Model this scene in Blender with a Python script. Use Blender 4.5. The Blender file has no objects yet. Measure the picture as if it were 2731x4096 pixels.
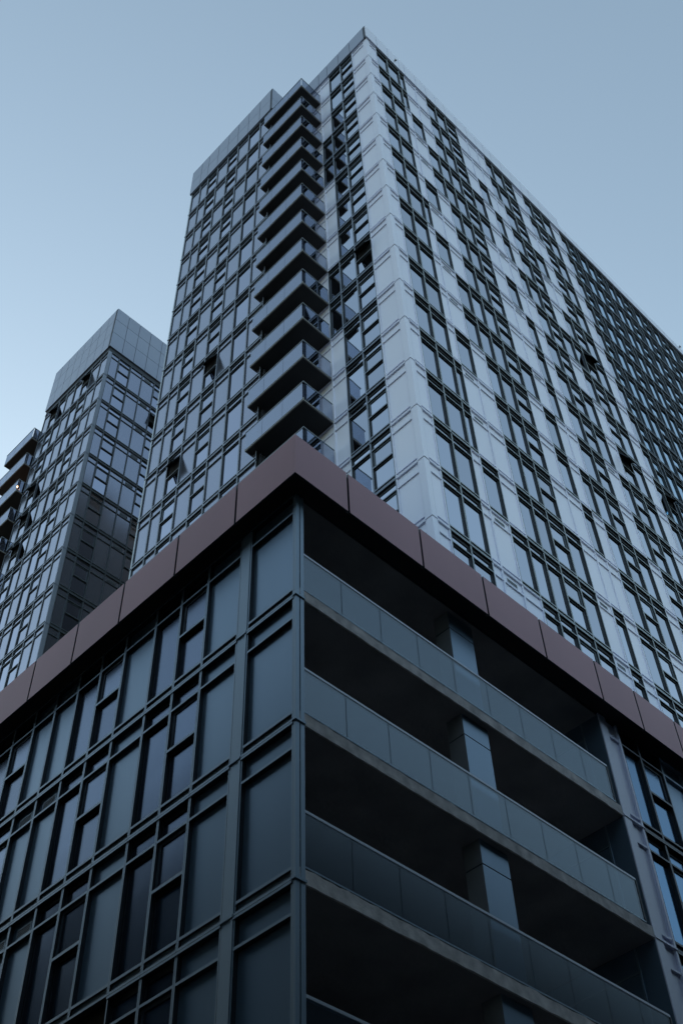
import bpy, math, random
from mathutils import Matrix, Vector

# ------------------------------------------------------------------ camera
S = bpy.context.scene
COL = S.collection
RX = (0.7159, -0.6976, -0.0284)      # camera right
DN = (0.5271, 0.5668, -0.6332)       # camera down
FW = (0.4578, 0.4383, 0.7735)        # camera forward
CAMZ = 1.6
cam_d = bpy.data.cameras.new('camera')
cam_d.sensor_fit = 'HORIZONTAL'
cam_d.sensor_width = 27.31
cam_d.lens = 47.149
cam_d.clip_end = 3000
cam_d.clip_start = 0.1
cam = bpy.data.objects.new('camera', cam_d)
_f = Vector(FW).normalized()
_r = Vector(RX); _r = (_r - _f * _r.dot(_f)).normalized()
_u = _r.cross(_f)
cam.matrix_world = Matrix(((_r.x, _u.x, -_f.x, 0), (_r.y, _u.y, -_f.y, 0), (_r.z, _u.z, -_f.z, CAMZ), (0, 0, 0, 1)))
COL.objects.link(cam)
S.camera = cam

# ------------------------------------------------------------------ sky, sun, exposure
W = bpy.data.worlds.new('World')
S.world = W
W.use_nodes = True
nt = W.node_tree
bg = nt.nodes['Background']
sky = nt.nodes.new('ShaderNodeTexSky')
sky.sky_type = 'NISHITA'
sky.sun_disc = False
SUN_EL, SUN_ROT = math.radians(8.0), math.radians(22)
sky.sun_elevation = SUN_EL
sky.sun_rotation = SUN_ROT
sky.altitude = 0
sky.air_density = 1.0
sky.dust_density = 2.0
sky.ozone_density = 1.5
hs = nt.nodes.new('ShaderNodeHueSaturation')
hs.inputs['Saturation'].default_value = 0.77
nt.links.new(sky.outputs[0], hs.inputs['Color'])
tint = nt.nodes.new('ShaderNodeVectorMath'); tint.operation = 'MULTIPLY'
tint.inputs[1].default_value = (0.965, 1.03, 0.985)
nt.links.new(hs.outputs[0], tint.inputs[0])
nt.links.new(tint.outputs[0], bg.inputs['Color'])
bg.inputs['Strength'].default_value = 0.15
sun_d = bpy.data.lights.new('sun', 'SUN')
sun_d.energy = 0.02
sun_d.angle = math.radians(20)
sun_d.color = (1, 0.94, 0.9)
sun = bpy.data.objects.new('sun', sun_d)
_sd = Vector((math.sin(SUN_ROT) * math.cos(SUN_EL), math.cos(SUN_ROT) * math.cos(SUN_EL), math.sin(SUN_EL)))
sun.rotation_euler = _sd.to_track_quat('Z', 'Y').to_euler()
sun.location = (0, 0, 60)
COL.objects.link(sun)
S.view_settings.view_transform = 'Standard'
S.view_settings.look = 'None'
S.view_settings.gamma = 1
S.view_settings.use_curve_mapping = False
S.view_settings.exposure = 1.72
S.cycles.max_bounces = 8
S.cycles.transparent_max_bounces = 12

# ------------------------------------------------------------------ materials
def mat(name, rgb, rough=0.5, metal=0.0, noise=0.0, nscale=3.0, bump=0.0, bscale=40.0, streak=False, spec=0.5):
    m = bpy.data.materials.new(name)
    m.use_nodes = True
    t = m.node_tree
    b = t.nodes['Principled BSDF']
    b.inputs['Roughness'].default_value = rough
    b.inputs['Metallic'].default_value = metal
    b.inputs['Specular IOR Level'].default_value = spec
    b.inputs['Base Color'].default_value = (*rgb, 1)
    tc = t.nodes.new('ShaderNodeTexCoord')
    geo = t.nodes.new('ShaderNodeNewGeometry')
    if noise:
        mp = t.nodes.new('ShaderNodeMapping')
        mp.inputs['Scale'].default_value = (1, 1, 0.25) if streak else (1, 1, 1)
        t.links.new(geo.outputs['Position'], mp.inputs['Vector'])
        n = t.nodes.new('ShaderNodeTexNoise')
        n.inputs['Scale'].default_value = nscale
        n.inputs['Detail'].default_value = 6
        t.links.new(mp.outputs[0], n.inputs['Vector'])
        oi = t.nodes.new('ShaderNodeObjectInfo')
        ad = t.nodes.new('ShaderNodeMath'); ad.operation = 'MULTIPLY_ADD'
        ad.inputs[1].default_value = 0.35
        t.links.new(oi.outputs['Random'], ad.inputs[0])
        t.links.new(n.outputs['Fac'], ad.inputs[2])
        mr = t.nodes.new('ShaderNodeMapRange')
        mr.inputs['From Min'].default_value = 0.25
        mr.inputs['From Max'].default_value = 1.1
        mr.inputs['To Min'].default_value = 1 - noise
        mr.inputs['To Max'].default_value = 1 + noise
        t.links.new(ad.outputs[0], mr.inputs['Value'])
        mx = t.nodes.new('ShaderNodeVectorMath'); mx.operation = 'SCALE'
        mx.inputs[0].default_value = rgb
        t.links.new(mr.outputs[0], mx.inputs['Scale'])
        t.links.new(mx.outputs[0], b.inputs['Base Color'])
    if bump:
        n2 = t.nodes.new('ShaderNodeTexNoise')
        n2.inputs['Scale'].default_value = bscale
        n2.inputs['Detail'].default_value = 4
        t.links.new(geo.outputs['Position'], n2.inputs['Vector'])
        bp = t.nodes.new('ShaderNodeBump')
        bp.inputs['Strength'].default_value = bump
        bp.inputs['Distance'].default_value = 0.02
        t.links.new(n2.outputs['Fac'], bp.inputs['Height'])
        t.links.new(bp.outputs[0], b.inputs['Normal'])
    return m

def glass(name, tint, rough=0.03):
    """coated curtain-wall glass: a mirror film over a dark room, each pane bowed and tilted a little its own way"""
    m = bpy.data.materials.new(name)
    m.use_nodes = True
    t = m.node_tree
    b = t.nodes['Principled BSDF']
    b.inputs['Metallic'].default_value = 1.0
    b.inputs['Roughness'].default_value = rough
    oi = t.nodes.new('ShaderNodeObjectInfo')
    geo = t.nodes.new('ShaderNodeNewGeometry')
    tc = t.nodes.new('ShaderNodeTexCoord')
    mr = t.nodes.new('ShaderNodeMapRange')
    mr.inputs['To Min'].default_value = 0.82
    mr.inputs['To Max'].default_value = 1.1
    t.links.new(oi.outputs['Random'], mr.inputs['Value'])
    sc = t.nodes.new('ShaderNodeVectorMath'); sc.operation = 'SCALE'
    sc.inputs[0].default_value = tint
    t.links.new(mr.outputs[0], sc.inputs['Scale'])
    t.links.new(sc.outputs[0], b.inputs['Base Color'])
    n = t.nodes.new('ShaderNodeTexNoise')
    n.inputs['Scale'].default_value = 0.9
    n.inputs['Detail'].default_value = 1
    t.links.new(geo.outputs['Position'], n.inputs['Vector'])
    bp = t.nodes.new('ShaderNodeBump')
    bp.inputs['Strength'].default_value = 0.25
    bp.inputs['Distance'].default_value = 0.02
    t.links.new(n.outputs['Fac'], bp.inputs['Height'])
    wn = t.nodes.new('ShaderNodeTexWhiteNoise'); wn.noise_dimensions = '1D'
    t.links.new(oi.outputs['Random'], wn.inputs['W'])
    sb = t.nodes.new('ShaderNodeVectorMath'); sb.operation = 'SUBTRACT'
    sb.inputs[1].default_value = (0.5, 0.5, 0.5)
    t.links.new(wn.outputs['Color'], sb.inputs[0])
    s2 = t.nodes.new('ShaderNodeVectorMath'); s2.operation = 'SCALE'
    s2.inputs['Scale'].default_value = 0.03
    t.links.new(sb.outputs[0], s2.inputs[0])
    a2 = t.nodes.new('ShaderNodeVectorMath'); a2.operation = 'ADD'
    t.links.new(s2.outputs[0], a2.inputs[0])
    t.links.new(bp.outputs[0], a2.inputs[1])
    nm = t.nodes.new('ShaderNodeVectorMath'); nm.operation = 'NORMALIZE'
    t.links.new(a2.outputs[0], nm.inputs[0])
    t.links.new(nm.outputs[0], b.inputs['Normal'])
    return m

def rail_glass(name, tint, refl, through, rough=0.05):
    m = bpy.data.materials.new(name)
    m.use_nodes = True
    t = m.node_tree
    for nd in list(t.nodes):
        if nd.type == 'BSDF_PRINCIPLED':
            t.nodes.remove(nd)
    out = [x for x in t.nodes if x.type == 'OUTPUT_MATERIAL'][0]
    g = t.nodes.new('ShaderNodeBsdfGlossy'); g.inputs['Roughness'].default_value = rough
    g.inputs['Color'].default_value = (*tint, 1)
    tr = t.nodes.new('ShaderNodeBsdfTransparent'); tr.inputs['Color'].default_value = (*through, 1)
    mx = t.nodes.new('ShaderNodeMixShader'); mx.inputs[0].default_value = refl
    t.links.new(tr.outputs[0], mx.inputs[1]); t.links.new(g.outputs[0], mx.inputs[2])
    t.links.new(mx.outputs[0], out.inputs['Surface'])
    return m

M = {}
M['white'] = mat('white_coated_metal', (0.71, 0.725, 0.87), 0.32, 0, 0.045, 0.7, streak=True)
M['grey'] = mat('grey_window_metal', (0.26, 0.30, 0.34), 0.45, 0, 0.06, 1.5)
M['steel'] = mat('blue_grey_spandrel_glass', (0.34, 0.365, 0.45), 0.16, 0.85, 0.06, 0.8, streak=True)
M['flange'] = mat('pale_blue_flange_metal', (0.46, 0.52, 0.60), 0.4, 0, 0.06, 0.8)
M['steel_cap'] = mat('blue_grey_mullion_metal', (0.23, 0.27, 0.355), 0.42, 0, 0.05, 1.2)
M['pod'] = mat('slate_blue_panel', (0.215, 0.305, 0.40), 0.30, 0.55, 0.07, 0.8, streak=True)
M['pod_cap'] = mat('slate_blue_mullion', (0.30, 0.39, 0.47), 0.38, 0.4, 0.05, 1.2)
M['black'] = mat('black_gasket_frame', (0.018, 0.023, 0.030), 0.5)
M['dark_cap'] = mat('dark_mullion_metal', (0.08, 0.10, 0.125), 0.4, 0, 0.05)
M['maroon'] = mat('dusty_maroon_fascia_metal', (0.66, 0.335, 0.36), 0.5, 0, 0.08, 0.5, streak=True, bump=0.03, bscale=200)
M['crown'] = mat('grey_blue_crown_panel', (0.30, 0.33, 0.41), 0.32, 0.45, 0.06, 0.5, streak=True)
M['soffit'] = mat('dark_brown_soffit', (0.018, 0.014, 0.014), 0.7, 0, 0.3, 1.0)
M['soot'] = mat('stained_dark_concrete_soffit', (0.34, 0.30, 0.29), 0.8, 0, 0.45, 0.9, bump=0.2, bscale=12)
M['edge'] = mat('grey_slab_edge', (0.2, 0.2, 0.2), 0.8, 0, 0.2, 3)
M['under'] = mat('dark_painted_soffit', (0.030, 0.028, 0.030), 0.8, 0, 0.35, 0.8)  # near-black underside of the tower balcony slabs
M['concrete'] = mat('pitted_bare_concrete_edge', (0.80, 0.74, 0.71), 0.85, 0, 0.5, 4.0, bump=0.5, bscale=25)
M['dark'] = mat('dark_interior', (0.03, 0.03, 0.032), 0.8)
M['inner'] = mat('grey_loggia_wall', (0.28, 0.28, 0.285), 0.8, 0, 0.2, 0.8)
M['handrail'] = mat('pale_handrail_metal', (0.55, 0.60, 0.66), 0.4, 0.3)
M['roof'] = mat('roof_membrane', (0.12, 0.12, 0.12), 0.9, 0, 0.2, 1)
M['glass'] = glass('coated_window_glass', (0.56, 0.60, 0.68))
M['glass_l'] = glass('lavender_grey_window_glass', (0.40, 0.43, 0.53))
M['glass_deep'] = glass('deep_blue_window_glass', (0.42, 0.62, 0.78))  # blue tint stands in for a reflection of bluer sky
M['glass_pod'] = glass('slate_window_glass', (0.11, 0.145, 0.21), 0.18)
M['glass_pr'] = glass('dark_blue_window_glass', (0.09, 0.19, 0.31), 0.12)
M['rail'] = rail_glass('balcony_glass', (0.54, 0.58, 0.67), 0.70, (0.45, 0.5, 0.56), 0.05)
M['rail_pod'] = rail_glass('loggia_glass', (0.58, 0.66, 0.72), 0.21, (0.55, 0.60, 0.64), 0.22)
M['asphalt'] = mat('asphalt', (0.05, 0.05, 0.05), 0.9, 0, 0.2, 2)
M['paving'] = mat('concrete_paving', (0.12, 0.12, 0.115), 0.85, 0, 0.2, 2)
bulb_m = bpy.data.materials.new('warm_bulb'); bulb_m.use_nodes = True
_b = bulb_m.node_tree.nodes['Principled BSDF']
_b.inputs['Emission Color'].default_value = (1, 0.5, 0.22, 1); _b.inputs['Emission Strength'].default_value = 6
M['bulb'] = bulb_m
MLIST = list(M.keys())

# ------------------------------------------------------------------ mesh helpers
class MB:
    def __init__(s):
        s.v = []; s.f = []; s.m = []
    def box(s, x0, x1, y0, y1, z0, z1, mt, front=None, skip=''):
        """front: material of the face towards -y (the outside)"""
        if x1 < x0: x0, x1 = x1, x0
        if y1 < y0: y0, y1 = y1, y0
        if z1 < z0: z0, z1 = z1, z0
        n = len(s.v)
        s.v += [(x0, y0, z0), (x1, y0, z0), (x1, y1, z0), (x0, y1, z0), (x0, y0, z1), (x1, y0, z1), (x1, y1, z1), (x0, y1, z1)]
        fs = {'b': (0, 3, 2, 1), 't': (4, 5, 6, 7), 'f': (0, 1, 5, 4), 'k': (3, 7, 6, 2), 'l': (0, 4, 7, 3), 'r': (1, 2, 6, 5)}
        for key, q in fs.items():
            if key in skip: continue
            s.f.append(tuple(n + i for i in q))
            s.m.append(front if (key == 'f' and front) else mt)
    def poly(s, pts, mt):
        n = len(s.v); s.v += [tuple(p) for p in pts]
        s.f.append(tuple(range(n, n + len(pts)))); s.m.append(mt)
    def add(s, o, mx):
        n = len(s.v)
        s.v += [tuple(mx @ Vector(p)) for p in o.v]
        s.f += [tuple(n + i for i in q) for q in o.f]; s.m += o.m
    def mesh(s, name):
        me = bpy.data.meshes.new(name)
        me.from_pydata(s.v, [], s.f)
        names = []
        for x in s.m:
            if x not in names: names.append(x)
        for x in names: me.materials.append(M[x])
        me.polygons.foreach_set('material_index', [names.index(x) for x in s.m])
        me.update()
        return me

def obj(name, data, parent=None, mw=None, label=None, cat=None, group=None, kind=None):
    if isinstance(data, MB): data = data.mesh(name)
    o = bpy.data.objects.new(name, data)
    COL.objects.link(o)
    if parent is not None: o.parent = parent
    if mw is not None: o.matrix_basis = mw
    if label: o['label'] = label
    if cat: o['category'] = cat
    if group: o['group'] = group
    if kind: o['kind'] = kind
    return o

def project(p):
    d = (p[0], p[1], p[2] - CAMZ)
    z = sum(a * b for a, b in zip(FW, d))
    if z < 0.5: return None
    return (sum(a * b for a, b in zip(RX, d)) / z * 4714.9 + 1365.5, sum(a * b for a, b in zip(DN, d)) / z * 4714.9 + 2048)

def visible(p, mg=300):
    q = project(p)
    return q is not None and -mg < q[0] < 2731 + mg and -mg < q[1] < 4096 + mg

# ------------------------------------------------------------------ curtain-wall units
# local frame: x to the right seen from outside, y inwards, z up; the face of the mullion caps is y = 0
H = 3.0
SILL, MID, TRA = 0.25, 1.47, 2.44
def caps(b, w, D, cap, body, wl=0.035, wr=0.035, h=H):
    g = 0.003
    b.box(g, wl, 0, D, 0.05, h - 0.05, body, cap, 'bt')
    b.box(w - wr, w - g, 0, D, 0.05, h - 0.05, body, cap, 'bt')
    b.box(g, w - g, -0.018, D, 0.004, 0.05, body, cap)
    b.box(g, w - g, -0.018, D, h - 0.05, h - 0.004, body, cap)
    b.box(wl, w - wr, 0.045, D, 0.05, SILL - 0.055, cap, cap, 'lrb')
    b.box(wl, w - wr, 0.0, D, SILL - 0.055, SILL, body, cap, 'lr')
    b.box(wl, w - wr, 0.0, D, TRA, TRA + 0.05, body, cap, 'lr')

def pane(x0, x1, z0, z1, y, mt):
    b = MB(); b.box(x0, x1, y, y + 0.012, z0, z1, mt); return b

def window_unit(kind, w, sty):
    cap, body, gm, D = sty['cap'], 'black', sty['glass'], sty.get('D', 0.10)
    b = MB()
    m = 0.035
    caps(b, w, D, cap, body)
    f = 0.03                                     # black inner frame
    subs = []
    e = 0.002
    def frame(z0, z1, tf=0.06):
        x0, x1 = m + e, w - m - e
        y0 = D - 0.04
        b.box(x0, x0 + f, y0, D - e, z0 + e, z1 - e, 'black')
        b.box(x1 - f, x1, y0, D - e, z0 + e, z1 - e, 'black')
        b.box(x0 + f, x1 - f, y0, D - e, z0 + e, z0 + f, 'black')
        b.box(x0 + f, x1 - f, y0, D - e, z1 - tf, z1 - e, 'black')
    frame(TRA + 0.05, H - 0.05, 0.12)
    subs.append(('pane', pane(m + f, w - m - f, TRA + 0.05 + f, H - 0.05 - 0.12, D - 0.02, gm), None))
    if kind in 'OX':
        b.box(m, w - m, 0.0, D, MID - 0.03, MID + 0.03, body, cap, 'lr')
        frame(SILL, MID - 0.03)
        subs.append(('pane', pane(m + f, w - m - f, SILL + f, MID - 0.03 - 0.06, D - 0.02, gm), None))
        # top hung sash
        s = MB(); sw = w - 2 * m - 0.012; sh = TRA - MID - 0.03 - 0.01; t = 0.07
        s.box(0, t, 0, 0.04, -sh, 0, 'black', 'dark_cap'); s.box(sw - t, sw, 0, 0.04, -sh, 0, 'black', 'dark_cap')
        s.box(t, sw - t, 0, 0.04, -t, 0, 'black', 'dark_cap'); s.box(t, sw - t, 0, 0.04, -sh, -sh + t, 'black', 'dark_cap')
        s.box(t, sw - t, 0.02, 0.03, -sh + t, -t, gm)
        ang = math.radians(26) if kind == 'X' else 0
        mx = Matrix.Translation((m + 0.006, 0.055 if kind != 'X' else 0.0, TRA - 0.005)) @ Matrix.Rotation(-ang, 4, 'X')
        subs.append(('sash', s, mx))
        if kind == 'X':
            subs.append(('pane', pane(m + f, w - m - f, MID + 0.04, TRA - 0.02, D - 0.01, 'dark'), None))
    else:
        frame(SILL, TRA)
        subs.append(('pane', pane(m + f, w - m - f, SILL + f, TRA - 0.06, D - 0.02, gm), None))
    return b, subs

def panel_unit(kind, w, sty):
    cap, pm, D = sty['pcap'], sty['panel'], sty.get('PD', 0.07)
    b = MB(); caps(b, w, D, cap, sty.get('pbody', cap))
    m = 0.035; e = 0.004
    subs = [('panel', pane(m + e, w - m - e, SILL + e, TRA - e, D - 0.02, pm), None),
            ('panel', pane(m + e, w - m - e, TRA + 0.05 + e, H - 0.05 - e, D - 0.02, pm), None)]
    if kind == 'V':
        g = MB(); x0, x1 = w * 0.2, w * 0.75
        z0, z1 = TRA + 0.15, TRA + 0.37
        y = D - 0.032
        g.box(x0, x1, y, y + 0.01, z0, z0 + 0.025, cap); g.box(x0, x1, y, y + 0.01, z1 - 0.025, z1, cap)
        g.box(x0, x0 + 0.025, y, y + 0.01, z0 + 0.025, z1 - 0.025, cap); g.box(x1 - 0.025, x1, y, y + 0.01, z0 + 0.025, z1 - 0.025, cap)
        g.box(x0 + 0.025, x1 - 0.025, y + 0.004, y + 0.01, z0 + 0.025, z1 - 0.025, 'black')
        for i in range(4):
            zz = z0 + 0.045 + i * 0.042
            g.box(x0 + 0.03, x1 - 0.03, y - 0.004, y + 0.003, zz, zz + 0.014, 'grey')
        subs.append(('vent_grille', g, None))
    return b, subs

_cache = {}
def unit_meshes(kind, w, sty):
    key = (kind, round(w, 3), sty['name'])
    if key not in _cache:
        b, subs = (panel_unit if kind in 'WV' else window_unit)(kind, w, sty)
        _cache[key] = [b, subs, None]
    return _cache[key]

class Building:
    def __init__(s, root):
        s.root = root; s.cells = []
    def cell(s, kind, w, sty, mx, force=False):
        c = mx @ Vector((w / 2, 0, 1.5))
        if not visible(c): return
        d = (c - Vector((0, 0, CAMZ))).length
        nrm = (mx.to_3x3() @ Vector((0, -1, 0)))
        cosv = max(0.02, -(c - Vector((0, 0, CAMZ))).normalized().dot(nrm))
        s.cells.append((w * cosv / d / d * (1 if visible(c, 0) else 0.2), kind, w, sty, mx))
    def finish(s, limit=290, sublimit=100):
        for fam, nm in (('GOXN', 'window'), ('WV', 'panel_frame')):
            cs = sorted([c for c in s.cells if c[1] in fam], key=lambda c: -c[0])
            for a, kind, w, sty, mx in cs[:limit]:
                u = unit_meshes(kind, w, sty)
                if u[2] is None:
                    u[2] = (u[0].mesh(nm), [(n, q.mesh(n), m2) for n, q, m2 in u[1]])
                o = obj(nm, u[2][0], s.root, mx)
                for n, me, m2 in u[2][1]:
                    obj(n, me, o, m2)
            rest = cs[limit:]
            if rest:
                big = MB()
                for a, kind, w, sty, mx in rest:
                    u = unit_meshes(kind, w, sty)
                    big.add(u[0], mx)
                    for n, q, m2 in u[1]:
                        big.add(q, mx @ m2 if m2 else mx)
                obj(nm, big, s.root, kind='stuff')

def face_R(ox, oy):      # facade looking to -Y, distance u runs to +X
    return lambda u0, u1, z: (Matrix.Translation((ox + u0, oy, z)), u1 - u0)
def face_L(ox, oy):      # facade looking to -X, distance u runs to +Y
    return lambda u0, u1, z: (Matrix.Translation((ox, oy + u1, z)) @ Matrix.Rotation(-math.pi / 2, 4, 'Z'), u1 - u0)

def rows(bd, face, bounds, zs, types, sty):
    """zs: z of the lower joint of each row, types[row] a string with one letter per column; styles by column or one"""
    for r, z in enumerate(zs):
        for c in range(len(bounds) - 1):
            k = types[c][r % len(types[c])] if isinstance(types, list) else types(r, c)
            if k == '.': continue
            st = sty[c] if isinstance(sty, list) else sty
            mx, w = face(bounds[c], bounds[c + 1], z)
            bd.cell(k, w, st, mx)

R_STY = dict(name='R', cap='grey', glass='glass', pcap='white', panel='white')
D_STY = dict(name='D', cap='dark_cap', glass='glass_deep', pcap='dark_cap', panel='dark_cap')
L_STY = dict(name='L', cap='steel_cap', glass='glass_l', pcap='steel_cap', panel='steel', D=0.09, pbody='black', PD=0.07)  # black panel reveals: the recess shade is put into the colour
LW_STY = dict(name='LW', cap='steel_cap', glass='glass', pcap='white', panel='white', D=0.10)
P_STY = dict(name='P', cap='pod_cap', glass='glass_pod', pcap='pod_cap', panel='pod', D=0.12, PD=0.11, pbody='black')  # panel jambs and undersides coloured black to deepen their shade
PR_STY = dict(name='PR', cap='dark_cap', glass='glass_pr', pcap='pod_cap', panel='pod', D=0.12, PD=0.1)

def tower_root(name, loc, label, cat):
    o = bpy.data.objects.new(name, None); COL.objects.link(o)
    o['label'] = label; o['category'] = cat
    return o

# ------------------------------------------------------------------ ground
g = MB(); g.box(-600, 600, -600, 600, -0.5, 0.0, 'asphalt'); obj('ground', g, kind='structure')
g = MB(); g.box(7.0, 70, 7.8, 70, 0.004, 0.14, 'paving'); obj('pavement', g, kind='structure')

# ------------------------------------------------------------------ unseen buildings added to block sky light from the podium
def sky_blocker(x0, x1, y0, y1, h, label, xface):
    r = bpy.data.objects.new('street_building', None); COL.objects.link(r)
    r['label'] = label; r['category'] = 'building'
    m = MB(); m.box(x0, x1, y0, y1, 0, h, 'brick'); m.box(x0 - 0.2, x1 + 0.2, y0 - 0.2, y1 + 0.2, h, h + 0.5, 'paving')
    obj('wall', m, r)
    m = MB()
    for k in range(int(h // 3.2)):
        for i in range(int(((y1 - y0) if xface else (x1 - x0)) // 3)):
            z = 0.9 + 3.2 * k
            if xface: m.box(x1 - 0.02, x1 + 0.04, y0 + 0.8 + 3 * i, y0 + 2.2 + 3 * i, z, z + 1.6, 'brick_glass')
            else: m.box(x0 + 0.8 + 3 * i, x0 + 2.2 + 3 * i, y1 - 0.02, y1 + 0.04, z, z + 1.6, 'brick_glass')
    obj('window', m, r, kind='stuff')
M['brick'] = mat('dark_brick', (0.008, 0.018, 0.032), 1.0, 0, 0.2, 3, spec=0.0)  # near-black, so the added buildings darken the podium and its glass
M['brick_glass'] = mat('unlit_window', (0.004, 0.008, 0.013), 1.0, spec=0.0)
sky_blocker(-25, -5.0, -3.5, 70, 33, 'plain brick building across the left street, behind the viewer', True)
sky_blocker(-4, 80, -25, -5.0, 30, 'plain brick building across the right street, behind the viewer', False)

# ------------------------------------------------------------------ main tower
MX, MY, MZ = 18.396, 13.813, 74.145
WX, WY0, WY1, WZ = 17.085, 20.69, 28.43, 73.5
tower = tower_root('apartment_tower', (0, 0, 0), 'tall apartment tower with white and blue glass curtain wall rising behind the maroon band', 'tower')
T = Building(tower)
cb = [0.22, .80, 1.75, 2.77, 3.25, 4.24, 5.18, 6.05, 6.94, 7.97, 8.97, 9.89, 10.62, 11.37, 12.4, 13.4, 14.4, 15.25, 16.3, 17.3, 18.2,
      19.0, 19.8, 20.2, 21.1, 22.0, 22.9, 23.3, 24.15, 25.0, 25.9, 26.3, 27.2, 28.1, 28.5, 29.4, 30.3, 31.2, 31.6, 32.5, 33.4, 34.3, 34.7, 35.6, 36.5, 37.4, 38.3, 39.2, 40.1, 41.0, 42.0]
ct = ['W' * 17, 'G' * 17, 'G' * 17, 'GGWWWWGWWWWGGWWWW', 'WWGVVGVGVVGVVGVVG', 'WWWGGWWWGGWWWWGWW', 'G' * 17, 'G' * 17, 'O' * 17,
      'WWWGGWWWWGWWWGGGG', 'WWGWWVGVWVGGWWVVW', 'WWWGGWWGGGWWGWGGW', 'GGWWWGWWWWWGWWWWW', 'G' * 17, 'O' * 17,
      'WWWGVWGWGGVWGGWGG', 'GGWWWGGGWWGGWWGWW', 'OOOOOOXOOXOOOOOOO', 'G' * 17, 'W' * 17, 'G' * 17]
ct += [s * 17 for s in 'OGGGOGGGOGGOGGOGGGOGGGOGGOGGOG']
ct[21] = 'OOOOOOOOOXOOOOOOO'
ct[38] = 'OXOOOOOOOOOOOOOOO'
sty = [R_STY] * 21 + [D_STY] * 40
# dark part: a bluer sky reflection is put into its glass tint
zs = [MZ - H * (k + 1) for k in range(17)]
rows(T, face_R(MX, MY), cb, zs, ct, sty)
# face to the left of the corner
lb = [0.26, 1.26, 2.26, 3.23, 3.98]
lt = ['W' * 17, 'OOOOOOOOXOOOOOOOO', 'G' * 17, 'WWWGGWWWGGWWWWWWW']
rows(T, face_L(MX, MY), lb, zs, lt, [LW_STY, LW_STY, LW_STY, LW_STY])
# back wall of the balcony recess
rows(T, face_L(MX, MY), [3.98, 4.9, 5.9, 6.87], zs, ['W' * 17, 'G' * 17, 'G' * 17], LW_STY)
# left wing, columns counted from its left edge
wb = [20.72, 21.8, 22.86, 23.86, 24.82, 25.82, 26.77, 27.52, 28.36]
wt = ['W' * 17, 'G' * 17, 'W' * 17, 'OOOOOOOOXOOOOOOOO', 'W' * 17, 'OOOOOOOOOOXOOOOOO', 'W' * 17, 'W' * 17]
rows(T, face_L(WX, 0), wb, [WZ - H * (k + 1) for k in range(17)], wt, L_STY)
T.finish()

# corner trims, floor by floor
def corner_piece(parent, x, y, z, a, b, mt, cham=0.03, h=H, cap=True):
    """L-shaped corner cladding, outer edge at (x, y); a along +X, b along +Y"""
    m = MB()
    def prism(o, z0, z1, t):
        pts = [(x - o + cham, y - o), (x + a, y - o), (x + a, y + t), (x + t + 0.0, y + t), (x + t, y + b), (x - o, y + b), (x - o, y - o + cham)]
        n = len(m.v)
        m.v.extend([(p[0], p[1], z0) for p in pts] + [(p[0], p[1], z1) for p in pts])
        k = len(pts)
        for i in range(k):
            j = (i + 1) % k
            m.f.append((n + i, n + j, n + k + j, n + k + i)); m.m.append(mt)
        m.f.append(tuple(n + i for i in reversed(range(k)))); m.m.append(mt)
        m.f.append(tuple(n + k + i for i in range(k))); m.m.append(mt)
    prism(0.0, z + 0.055, z + h - 0.01, 0.06)
    if cap: prism(0.02, z + 0.0, z + 0.045, 0.05)
    return obj('corner_trim', m, parent)
for z in zs:
    corner_piece(tower, MX, MY, z, 0.217, 0.257, 'white', cham=0.012)
for k in range(17):
    m = MB(); z = WZ - H * (k + 1)
    m.box(WX - 0.005, WX + 0.3, 28.363, 28.43, z + 0.05, z + H - 0.008, 'flange')
    m.box(WX - 0.03, WX + 0.3, 28.363, 28.45, z, z + 0.042, 'steel_cap')
    obj('corner_trim', m, tower)

# solid body behind the cladding
b = MB()
b.box(MX + 0.2, 63, MY + 0.2, 28.2, 0, MZ + 0.6, 'dark')
obj('core_wall', b, tower)
b = MB()
b.box(WX + 0.2, 30, WY0 + 0.06, 28.33, 0, WZ + 2.6, 'dark')
obj('core_wall', b, tower)
b = MB(); b.box(WX + 0.17, MX + 0.1, WY0, WY0 + 0.05, 0, WZ, 'steel'); obj('side_wall', b, tower)
b = MB(); b.box(WX + 0.31, 63, 28.34, 28.42, 0, WZ, 'black'); obj('side_wall', b, tower)  # unseen wall, blackened to darken reflections in the left tower

# parapets
def parapet(parent, face, bounds, z0, z1, mt, out=0.10):
    for i in range(len(bounds) - 1):
        mx, w = face(bounds[i], bounds[i + 1], z0)
        if not visible(mx @ Vector((w / 2, 0, 1)), 400): continue
        m = MB(); m.box(0.016, w - 0.016, -out, 0.0, 0, z1 - z0, mt); m.box(0.0, w, 0.005 - out * 0.5, 0.1, 0.01, z1 - z0 - 0.01, 'black')
        obj('parapet_panel', m, parent, mx)
pb = [-0.104, .84, 1.8, 2.8, 3.29, 4.27, 5.22, 6.09, 6.97, 8.0, 9.0, 9.93, 10.66, 11.41, 12.44, 13.44, 14.44, 15.29, 16.34, 17.34, 18.3]
parapet(tower, face_R(MX, MY), pb, MZ + 0.06, MZ + 2.0, 'white')
pb2 = [18.3] + [x + 0.04 for x in cb[21:]]
parapet(tower, face_R(MX, MY), pb2, MZ + 0.06, MZ + 1.0, 'white')
parapet(tower, face_L(MX, MY), [-0.1 + 0.206, 1.30, 2.28, 3.26, 4.0, 4.95, 5.9, 6.84], MZ + 0.06, MZ + 2.0, 'crown')
for (a0, a1) in ((WZ + 0.06, WZ + 1.71), (WZ + 1.745, WZ + 3.42)):
    parapet(tower, face_L(WX, 0), [20.8] + wb[1:-1] + [28.52], a0, a1, 'crown')
    parapet(tower, face_R(WX - 0.1, WY0), [0.0, 1.0, 2.0, 3.0, 4.0, 5.0], a0, a1, 'crown', out=0.04)
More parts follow.
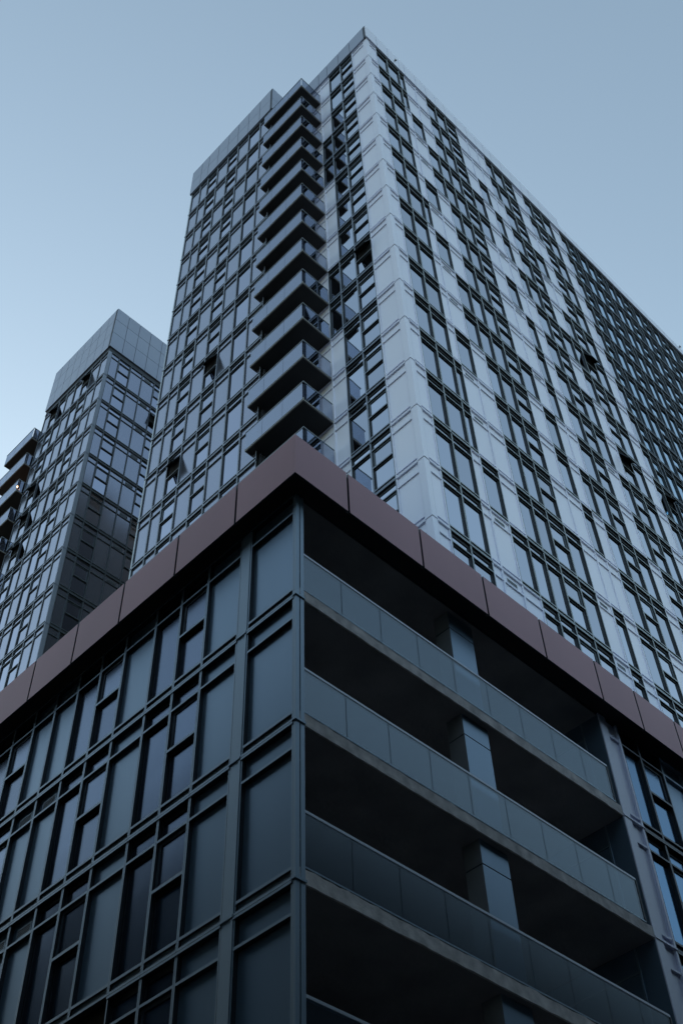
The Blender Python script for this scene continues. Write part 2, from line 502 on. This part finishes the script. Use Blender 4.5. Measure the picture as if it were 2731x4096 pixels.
b = MB(); b.box(MX + 0.0, 62, MY + 0.0, 28.3, MZ - 0.0, MZ + 0.055, 'black'); obj('parapet_shadow_gap', b, tower)
b = MB(); b.box(WX + 0.0, 30, WY0 + 0.1, 28.4, WZ, WZ + 0.055, 'black'); obj('parapet_shadow_gap', b, tower)
b = MB(); b.box(MX + 18.3, MX + 18.4, MY - 0.1, MY + 14, MZ + 0.06, MZ + 2.0, 'white'); obj('parapet_return', b, tower)
for (u, z) in ((2.42, MZ + 0.75), (32.3, MZ + 0.95)):
    m = MB(); m.box(-0.03, 0.03, -0.08, 0, -0.03, 0.03, 'black'); m.box(-0.07, 0.07, -0.12, -0.08, -0.07, 0.07, 'black')
    obj('overflow_spout', m, tower, Matrix.Translation((MX + u, MY - 0.1, z)))

# ------------------------------------------------------------------ tower balconies
def tower_balcony(parent, x0, x1, y0, y1, z, joints_y=(1.15, 2.3), dark='under', side=True):
    """slab from outer corner (x0, y0); railing along the -X edge and the -Y edge"""
    m = MB(); m.box(x0, x1, y0, y1, z, z + 0.19, 'edge')
    # soffit sheet
    root = obj('balcony', m, parent)
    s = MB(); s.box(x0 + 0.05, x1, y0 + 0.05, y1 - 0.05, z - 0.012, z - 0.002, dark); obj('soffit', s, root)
    zt = z + 1.2
    ys = [y0 + 0.03] + [y0 + j for j in joints_y] + [y1 - 0.03]
    for i in range(len(ys) - 1):
        g = MB(); g.box(x0 - 0.015, x0, ys[i] + 0.006, ys[i + 1] - 0.006, z + 0.075, zt, 'rail'); obj('glass_panel', g, root)
    xs = [x0 + 0.03, (x0 + x1) / 2 + 0.1, x1 - 0.05]
    for i in range(len(xs) - 1):
        g = MB(); g.box(xs[i] + 0.006, xs[i + 1] - 0.006, y0 - 0.015, y0, z + 0.075, zt, 'rail'); obj('glass_panel', g, root)
    h = MB()
    h.box(x0 - 0.03, x0 + 0.015, y0 - 0.03, y1, zt, zt + 0.035, 'grey')
    h.box(x0 + 0.016, x1 - 0.03, y0 - 0.03, y0 + 0.015, zt, zt + 0.035, 'grey')
    obj('handrail', h, root)
    p = MB()
    for px in xs[1:]:
        p.box(px - 0.025, px + 0.025, y0 + 0.005, y0 + 0.045, z + 0.19, zt - 0.002, 'black')
    for py in ys[1:-1]:
        p.box(x0 + 0.005, x0 + 0.045, py - 0.02, py + 0.02, z + 0.19, zt - 0.002, 'black')
    obj('rail_post', p, root)
    # north end return
    g = MB(); g.box(x0 + 0.05, x0 + 0.3, y1 - 0.02, y1 - 0.005, z + 0.19, zt, 'rail'); obj('glass_panel', g, root)
    return root
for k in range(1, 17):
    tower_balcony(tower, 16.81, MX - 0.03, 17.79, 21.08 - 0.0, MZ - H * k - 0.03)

# ------------------------------------------------------------------ left tower
LX, LY, LZ = 20.15, 41.03, 72.99
lt_root = tower_root('apartment_tower', (0, 0, 0), 'smaller grey blue apartment tower at the far left, its dark side facing right', 'tower')
B2 = Building(lt_root)
bl = [0.03, 0.92, 1.92, 2.90, 3.87, 4.85, 5.82, 6.76, 7.58]
tl = ['W' * 20, 'W' * 20, 'X' + 'O' * 19, 'G' * 20, 'W' * 20, 'G' * 20, 'XOOXXXOOOOO' + 'O' * 9, 'W' * 20]
zl = [LZ + 0.42 - H] + [LZ - H * (k + 1) for k in range(1, 20)]
zl = [LZ - H * (k + 1) for k in range(20)]
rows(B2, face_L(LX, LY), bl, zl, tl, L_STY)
br = [0.25, 0.93, 1.94, 2.96, 4.02, 5.0, 6.0, 7.0, 8.0, 9.0, 10.0]
tr = ['W' * 20, 'O' * 20, 'W' * 20, 'V' * 20, 'OXOOOOOOOOOOOOOOOOOO', 'G' * 20, 'W' * 20, 'O' * 20, 'W' * 20, 'G' * 20]
rows(B2, face_R(LX, LY), br, zl, tr, dict(L_STY, name='LR', cap='dark_cap', pcap='dark_cap'))  # darker mullions put the shade of this face into the colour
B2.finish()
for z in zl:
    corner_piece(lt_root, LX, LY, z, 0.247, 0.027, 'steel_cap', cham=0.01)
b = MB(); b.box(LX + 0.0, 40, LY + 0.0, LY + 7.6, LZ + 0.0, LZ + 0.44, 'black'); obj('parapet_shadow_gap', b, lt_root)
b = MB(); b.box(LX + 0.2, 40, LY + 0.2, LY + 7.5, 0, LZ + 4.5, 'dark'); b.box(LX + 1.6, 40, LY + 7.4, LY + 14, 0, LZ - 2.7, 'dark'); obj('core_wall', b, lt_root)
b = MB(); b.box(LX + 0.15, LX + 1.7, LY + 7.51, LY + 7.56, 0, LZ, 'steel'); obj('side_wall', b, lt_root)
for (a0, a1) in ((0.45, 2.29), (2.325, 4.04), (4.075, 5.62)):
    parapet(lt_root, face_L(LX, LY), [0.106] + bl[1:-1] + [7.66], LZ + a0, LZ + a1, 'crown')
    parapet(lt_root, face_R(LX, LY), [-0.104, 0.95, 1.96, 2.98, 4.04, 5.02, 6.02, 7.02, 8.02, 9.0, 10.0, 11.0], LZ + a0, LZ + a1, 'crown')
for k in range(1, 20):
    z = LZ - H * k
    if not visible((LX, LY + 9, z), 500): continue
    tower_balcony(lt_root, LX - 0.45, LX + 1.6, LY + 7.75, LY + 11.2, z - 0.05)
m = MB(); m.box(LX + 1.3, LX + 1.6, LY + 11.2, LY + 14.5, 0, LZ - 4, 'steel'); obj('side_wall', m, lt_root)
sl = tower_root('string_lights', (0, 0, 0), 'string of small warm lit bulbs along a balcony railing of the left tower', 'string lights')
wire = MB()
bp = [(LX - 0.2, LY + y, LZ - 8 + dz) for y, dz in ((7.9, -0.55), (8.3, 0.15), (8.75, -0.25), (9.3, -0.35), (9.9, -0.6), (10.6, -0.3))]
for i in range(len(bp) - 1):
    a, c = Vector(bp[i]), Vector(bp[i + 1])
    n = len(wire.v)
    for p in (a, c):
        wire.v += [(p.x, p.y, p.z), (p.x, p.y, p.z + 0.02), (p.x + 0.02, p.y, p.z)]
    for q in ((0, 1, 4, 3), (1, 2, 5, 4), (2, 0, 3, 5)):
        wire.f.append(tuple(n + t for t in q)); wire.m.append('black')
obj('wire', wire, sl)
import bmesh
bm = bmesh.new(); bmesh.ops.create_icosphere(bm, subdivisions=1, radius=0.06); me = bpy.data.meshes.new('bulb'); bm.to_mesh(me); bm.free(); me.materials.append(bulb_m)
for p in bp:
    obj('bulb', me, sl, Matrix.Translation((p[0], p[1], p[2] - 0.07)))

# ------------------------------------------------------------------ podium
PX, PY, PZ = 10.155, 10.979, 17.48
pod = tower_root('podium_building', (0, 0, 0), 'dark slate blue podium block with glass railed loggias under a maroon fascia band', 'building')
P = Building(pod)
pzs = [PZ - H * j for j in range(0, 6)]
# column distances from the corner
c1 = [0.06, 1.36]
c2 = [1.65, 2.71, 3.59, 4.47, 5.55, 6.43, 7.29, 8.17, 9.02, 9.90, 10.78, 11.84, 12.72, 13.6, 14.6]
t2 = ['W', 'O', 'G', 'W', 'O', 'G', 'V', 'V', 'O', 'G', 'W', 'O', 'G', 'W']
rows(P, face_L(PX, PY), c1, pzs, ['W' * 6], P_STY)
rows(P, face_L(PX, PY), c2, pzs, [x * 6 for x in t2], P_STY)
# right hand part beyond the loggias
PRX = 20.88
rb = [0.0, 0.80, 1.74, 2.7, 3.6, 4.5, 5.5]
rows(P, face_R(PRX, PY), rb, pzs, [x * 6 for x in 'GOWGOW'], PR_STY)
P.finish()
SL = 0.26
for j, z in enumerate(pzs):
    # pilaster plate and corner post, one length per storey
    m = MB(); m.box(PX - 0.012, PX + 0.1, PY + 1.366, PY + 1.42, z + 0.055, z + H - 0.008, 'pod_cap')
    m.box(PX - 0.03, PX + 0.1, PY + 1.366, PY + 1.645, z, z + 0.045, 'pod_cap')
    m.box(PX + 0.0, PX + 0.1, PY + 1.432, PY + 1.645, z + 0.055, z + H - 0.008, 'pod_cap')
    obj('pilaster', m, pod)
    m = MB()
    m.box(PX - 0.004, PX + 0.085, PY - 0.004, PY + 0.056, z + 0.055, z + H - 0.008, 'pod_cap')
    m.box(PX + 0.085, PX + 0.11, PY + 0.015, PY + 0.056, z + 0.055, z + H - 0.008, 'black')
    m.box(PX + 0.11, PX + 0.20, PY - 0.004, PY + 0.3, z + 0.055, z + H - 0.008, 'pod_cap')
    m.box(PX - 0.03, PX + 0.21, PY - 0.03, PY + 0.056, z, z + 0.045, 'pod_cap')
    obj('corner_post', m, pod)
    for i in range(2):
        r = MB(); zz = z + 0.7 + 1.5 * i; r.box(PX + 0.09, PX + 0.105, PY + 0.004, PY + 0.015, zz, zz + 0.03, 'grey'); obj('rivet', r, pod)

# loggias
X0, X1, DEP = PX + 0.20, 20.12, 3.2
def loggia(z, rail=True):
    m = MB(); 
    # slab with an uneven, chipped front edge
    rnd = random.Random(int(z * 10)); n = 60
    xs = [X0 - 0.12 + (X1 - X0 + 0.12) * i / n for i in range(n + 1)]
    top = [z + 0.25 + rnd.uniform(-0.014, 0.012) for _ in xs]
    bot = [z + rnd.uniform(-0.006, 0.006) for _ in xs]
    yo = [PY + rnd.uniform(-0.004, 0.006) for _ in xs]
    base = len(m.v)
    for i, x in enumerate(xs):
        m.v += [(x, yo[i], bot[i]), (x, yo[i], top[i]), (x, PY + 0.09, z + 0.262), (x, PY + 0.03, z - 0.008)]
    for i in range(n):
        a = base + 4 * i; c = a + 4
        for q in ((a, c, c + 1, a + 1), (a + 1, c + 1, c + 2, a + 2), (a + 3, c + 3, c, a)):
            m.f.append(q); m.m.append('concrete')
    m.box(X0 - 0.12, X1, PY + 0.09, PY + DEP, z + 0.0, z + 0.262, 'concrete')
    root = obj('loggia_slab', m, pod)
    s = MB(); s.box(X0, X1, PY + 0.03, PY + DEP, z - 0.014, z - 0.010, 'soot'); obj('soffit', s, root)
    if rail:
        b = MB(); zt = z + 1.255; zb = z + 0.30
        b.box(X0, 19.93, PY + 0.0, PY + 0.06, zt, zt + 0.05, 'handrail')
        bal = obj('balustrade', b, pod)
        se = [X0 + 0.0, 11.37, 12.455, 13.54, 14.63, 15.70, 16.79, 17.87, 18.92, 19.91]
        for i in range(len(se) - 1):
            gl = MB(); gl.box(se[i] + 0.008, se[i + 1] - 0.008, PY + 0.01, PY + 0.028, zb - 0.01, zt + 0.002, 'rail_pod')
            obj('glass_panel', gl, bal)
        c = MB(); c.box(X0, 19.93, PY - 0.004, PY + 0.05, zb - 0.035, zb - 0.01, 'pod_cap'); c.box(X0, 19.93, PY + 0.0, PY + 0.08, zb - 0.05, zb - 0.035, 'black'); obj('base_channel', c, bal)
        c = MB(); c.box(19.91, 19.95, PY - 0.002, PY + 0.06, zb - 0.03, zt - 0.002, 'black'); obj('end_post', c, bal)
    # pier behind the rail
    m = MB(); m.box(14.87, 15.66, PY + 0.14, PY + 0.55, z + 0.262, z + 2.47 - 0.03, 'inner', 'pod'); m.box(14.87, 15.66, PY + 0.14, PY + 0.55, z + 2.47, z + H - 0.016, 'inner', 'pod')
    m.box(14.88, 15.65, PY + 0.17, PY + 0.54, z + 2.44, z + 2.47, 'black')
    obj('pier', m, pod)
    # end wall, panelled
    m = MB(); m.box(X1, X1 + 0.06, PY + 0.02, PY + DEP, z + 0.27, z + H - 0.02, 'pod')
    m.box(X1 - 0.02, X1, PY + 0.5, PY + 0.54, z + 0.27, z + H - 0.02, 'pod_cap'); m.box(X1 - 0.02, X1, PY + 0.54, PY + DEP, z + TRA, z + TRA + 0.04, 'pod_cap')
    obj('end_wall', m, pod)
    m = MB(); m.box(X0 + 0.0, X1, PY + DEP, PY + DEP + 0.1, z + 0.0, z + H, 'inner')
    for i in range(5):
        m.box(X0 + 0.5 + i * 1.95, X0 + 2.1 + i * 1.95, PY + DEP - 0.02, PY + DEP - 0.001, z + 0.4, z + 2.4, 'glass_pod')
    obj('back_wall', m, pod)
    # tall column cover at the right end
    m = MB()
    m.box(X1, X1 + 0.27, PY - 0.01, PY + 0.02, z + 0.055, z + H - 0.008, 'white')
    m.box(X1 + 0.27, X1 + 0.30, PY + 0.0, PY + 0.07, z + 0.055, z + H - 0.008, 'white')
    m.box(X1 + 0.69, X1 + 0.757, PY - 0.01, PY + 0.07, z + 0.055, z + H - 0.008, 'white')
    m.box(X1 + 0.30, X1 + 0.69, PY + 0.05, PY + 0.07, z + 0.055, z + H - 0.008, 'white')
    m.box(X1, X1 + 0.757, PY - 0.03, PY + 0.07, z - 0.0, z + 0.045, 'white')
    m.box(X1 + 0.30, X1 + 0.69, PY + 0.0, PY + 0.05, z + SILL - 0.05, z + SILL, 'white')
    m.box(X1 + 0.30, X1 + 0.69, PY + 0.0, PY + 0.05, z + TRA, z + TRA + 0.05, 'white')
    obj('column_cover', m, pod)
for z in pzs: loggia(z)
# roof slab, core, base
TOPZ = PZ + H
m = MB(); m.box(PX + 0.05, 64, PY + 0.05, 60, TOPZ - 0.03, TOPZ + 1.1, 'roof'); obj('roof', m, pod)
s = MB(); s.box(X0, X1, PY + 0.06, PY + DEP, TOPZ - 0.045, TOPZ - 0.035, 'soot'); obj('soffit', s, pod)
m = MB(); m.box(PX + 0.2, X0 + 0.08, PY + 0.35, 60, 0, TOPZ - 0.03, 'dark'); m.box(X0 + 0.08, X1 + 0.05, PY + DEP + 0.1, 60, 0, TOPZ - 0.03, 'dark'); m.box(X1 + 0.06, 64, PY + 0.22, 60, 0, TOPZ - 0.03, 'dark')
obj('core_wall', m, pod)
m = MB(); m.box(PX, PX + 0.2, PY, 60, 0, PZ - 15, 'pod'); m.box(PX + 0.2, 64, PY, PY + 0.2, 0, PZ - 15, 'pod'); obj('base_wall', m, pod)
# maroon band
E_ = 0.4; ZB, ZT = 20.47, 21.78
fx = [PX - E_, 11.28, 13.54, 15.67, 17.72, 19.86, 21.5, 23.25, 25.2, 27.2, 29.2, 31.2]
fy = [PY - E_, 12.42, 14.40, 16.36, 18.13, 19.86, 21.85, 23.8, 25.8, 27.8, 29.8, 31.8]
def fascia(face_x, a0, a1, first):
    m = MB(); gp = 0.03
    s0 = a0 + (0.0 if first else gp)
    if face_x:
        m.box(s0, a1 - gp, PY - E_, PY - E_ + 0.05, ZB, ZT, 'black', 'maroon', 't' + ('l' if first else ''))
        m.poly([(s0, PY - E_, ZT), (a1 - gp, PY - E_, ZT), (a1 - gp, PY - E_ + 0.05, ZT), (s0, PY - E_ + 0.05, ZT)], 'maroon')
        if first: m.poly([(s0, PY - E_ + 0.05, ZB), (s0, PY - E_, ZB), (s0, PY - E_, ZT), (s0, PY - E_ + 0.05, ZT)], 'maroon')
    else:
        b0 = s0 + (0.051 if first else 0); x = PX - E_
        m.box(x, x + 0.05, b0, a1 - gp, ZB, ZT, 'black', None, 'lt')
        m.poly([(x, a1 - gp, ZB), (x, b0, ZB), (x, b0, ZT), (x, a1 - gp, ZT)], 'maroon')
        m.poly([(x, b0, ZT), (x + 0.05, b0, ZT), (x + 0.05, a1 - gp, ZT), (x, a1 - gp, ZT)], 'maroon')
    return m
for i in range(len(fx) - 1):
    obj('fascia_panel', fascia(True, fx[i], fx[i + 1], i == 0), pod)
    obj('fascia_panel', fascia(False, fy[i], fy[i + 1], i == 0), pod)
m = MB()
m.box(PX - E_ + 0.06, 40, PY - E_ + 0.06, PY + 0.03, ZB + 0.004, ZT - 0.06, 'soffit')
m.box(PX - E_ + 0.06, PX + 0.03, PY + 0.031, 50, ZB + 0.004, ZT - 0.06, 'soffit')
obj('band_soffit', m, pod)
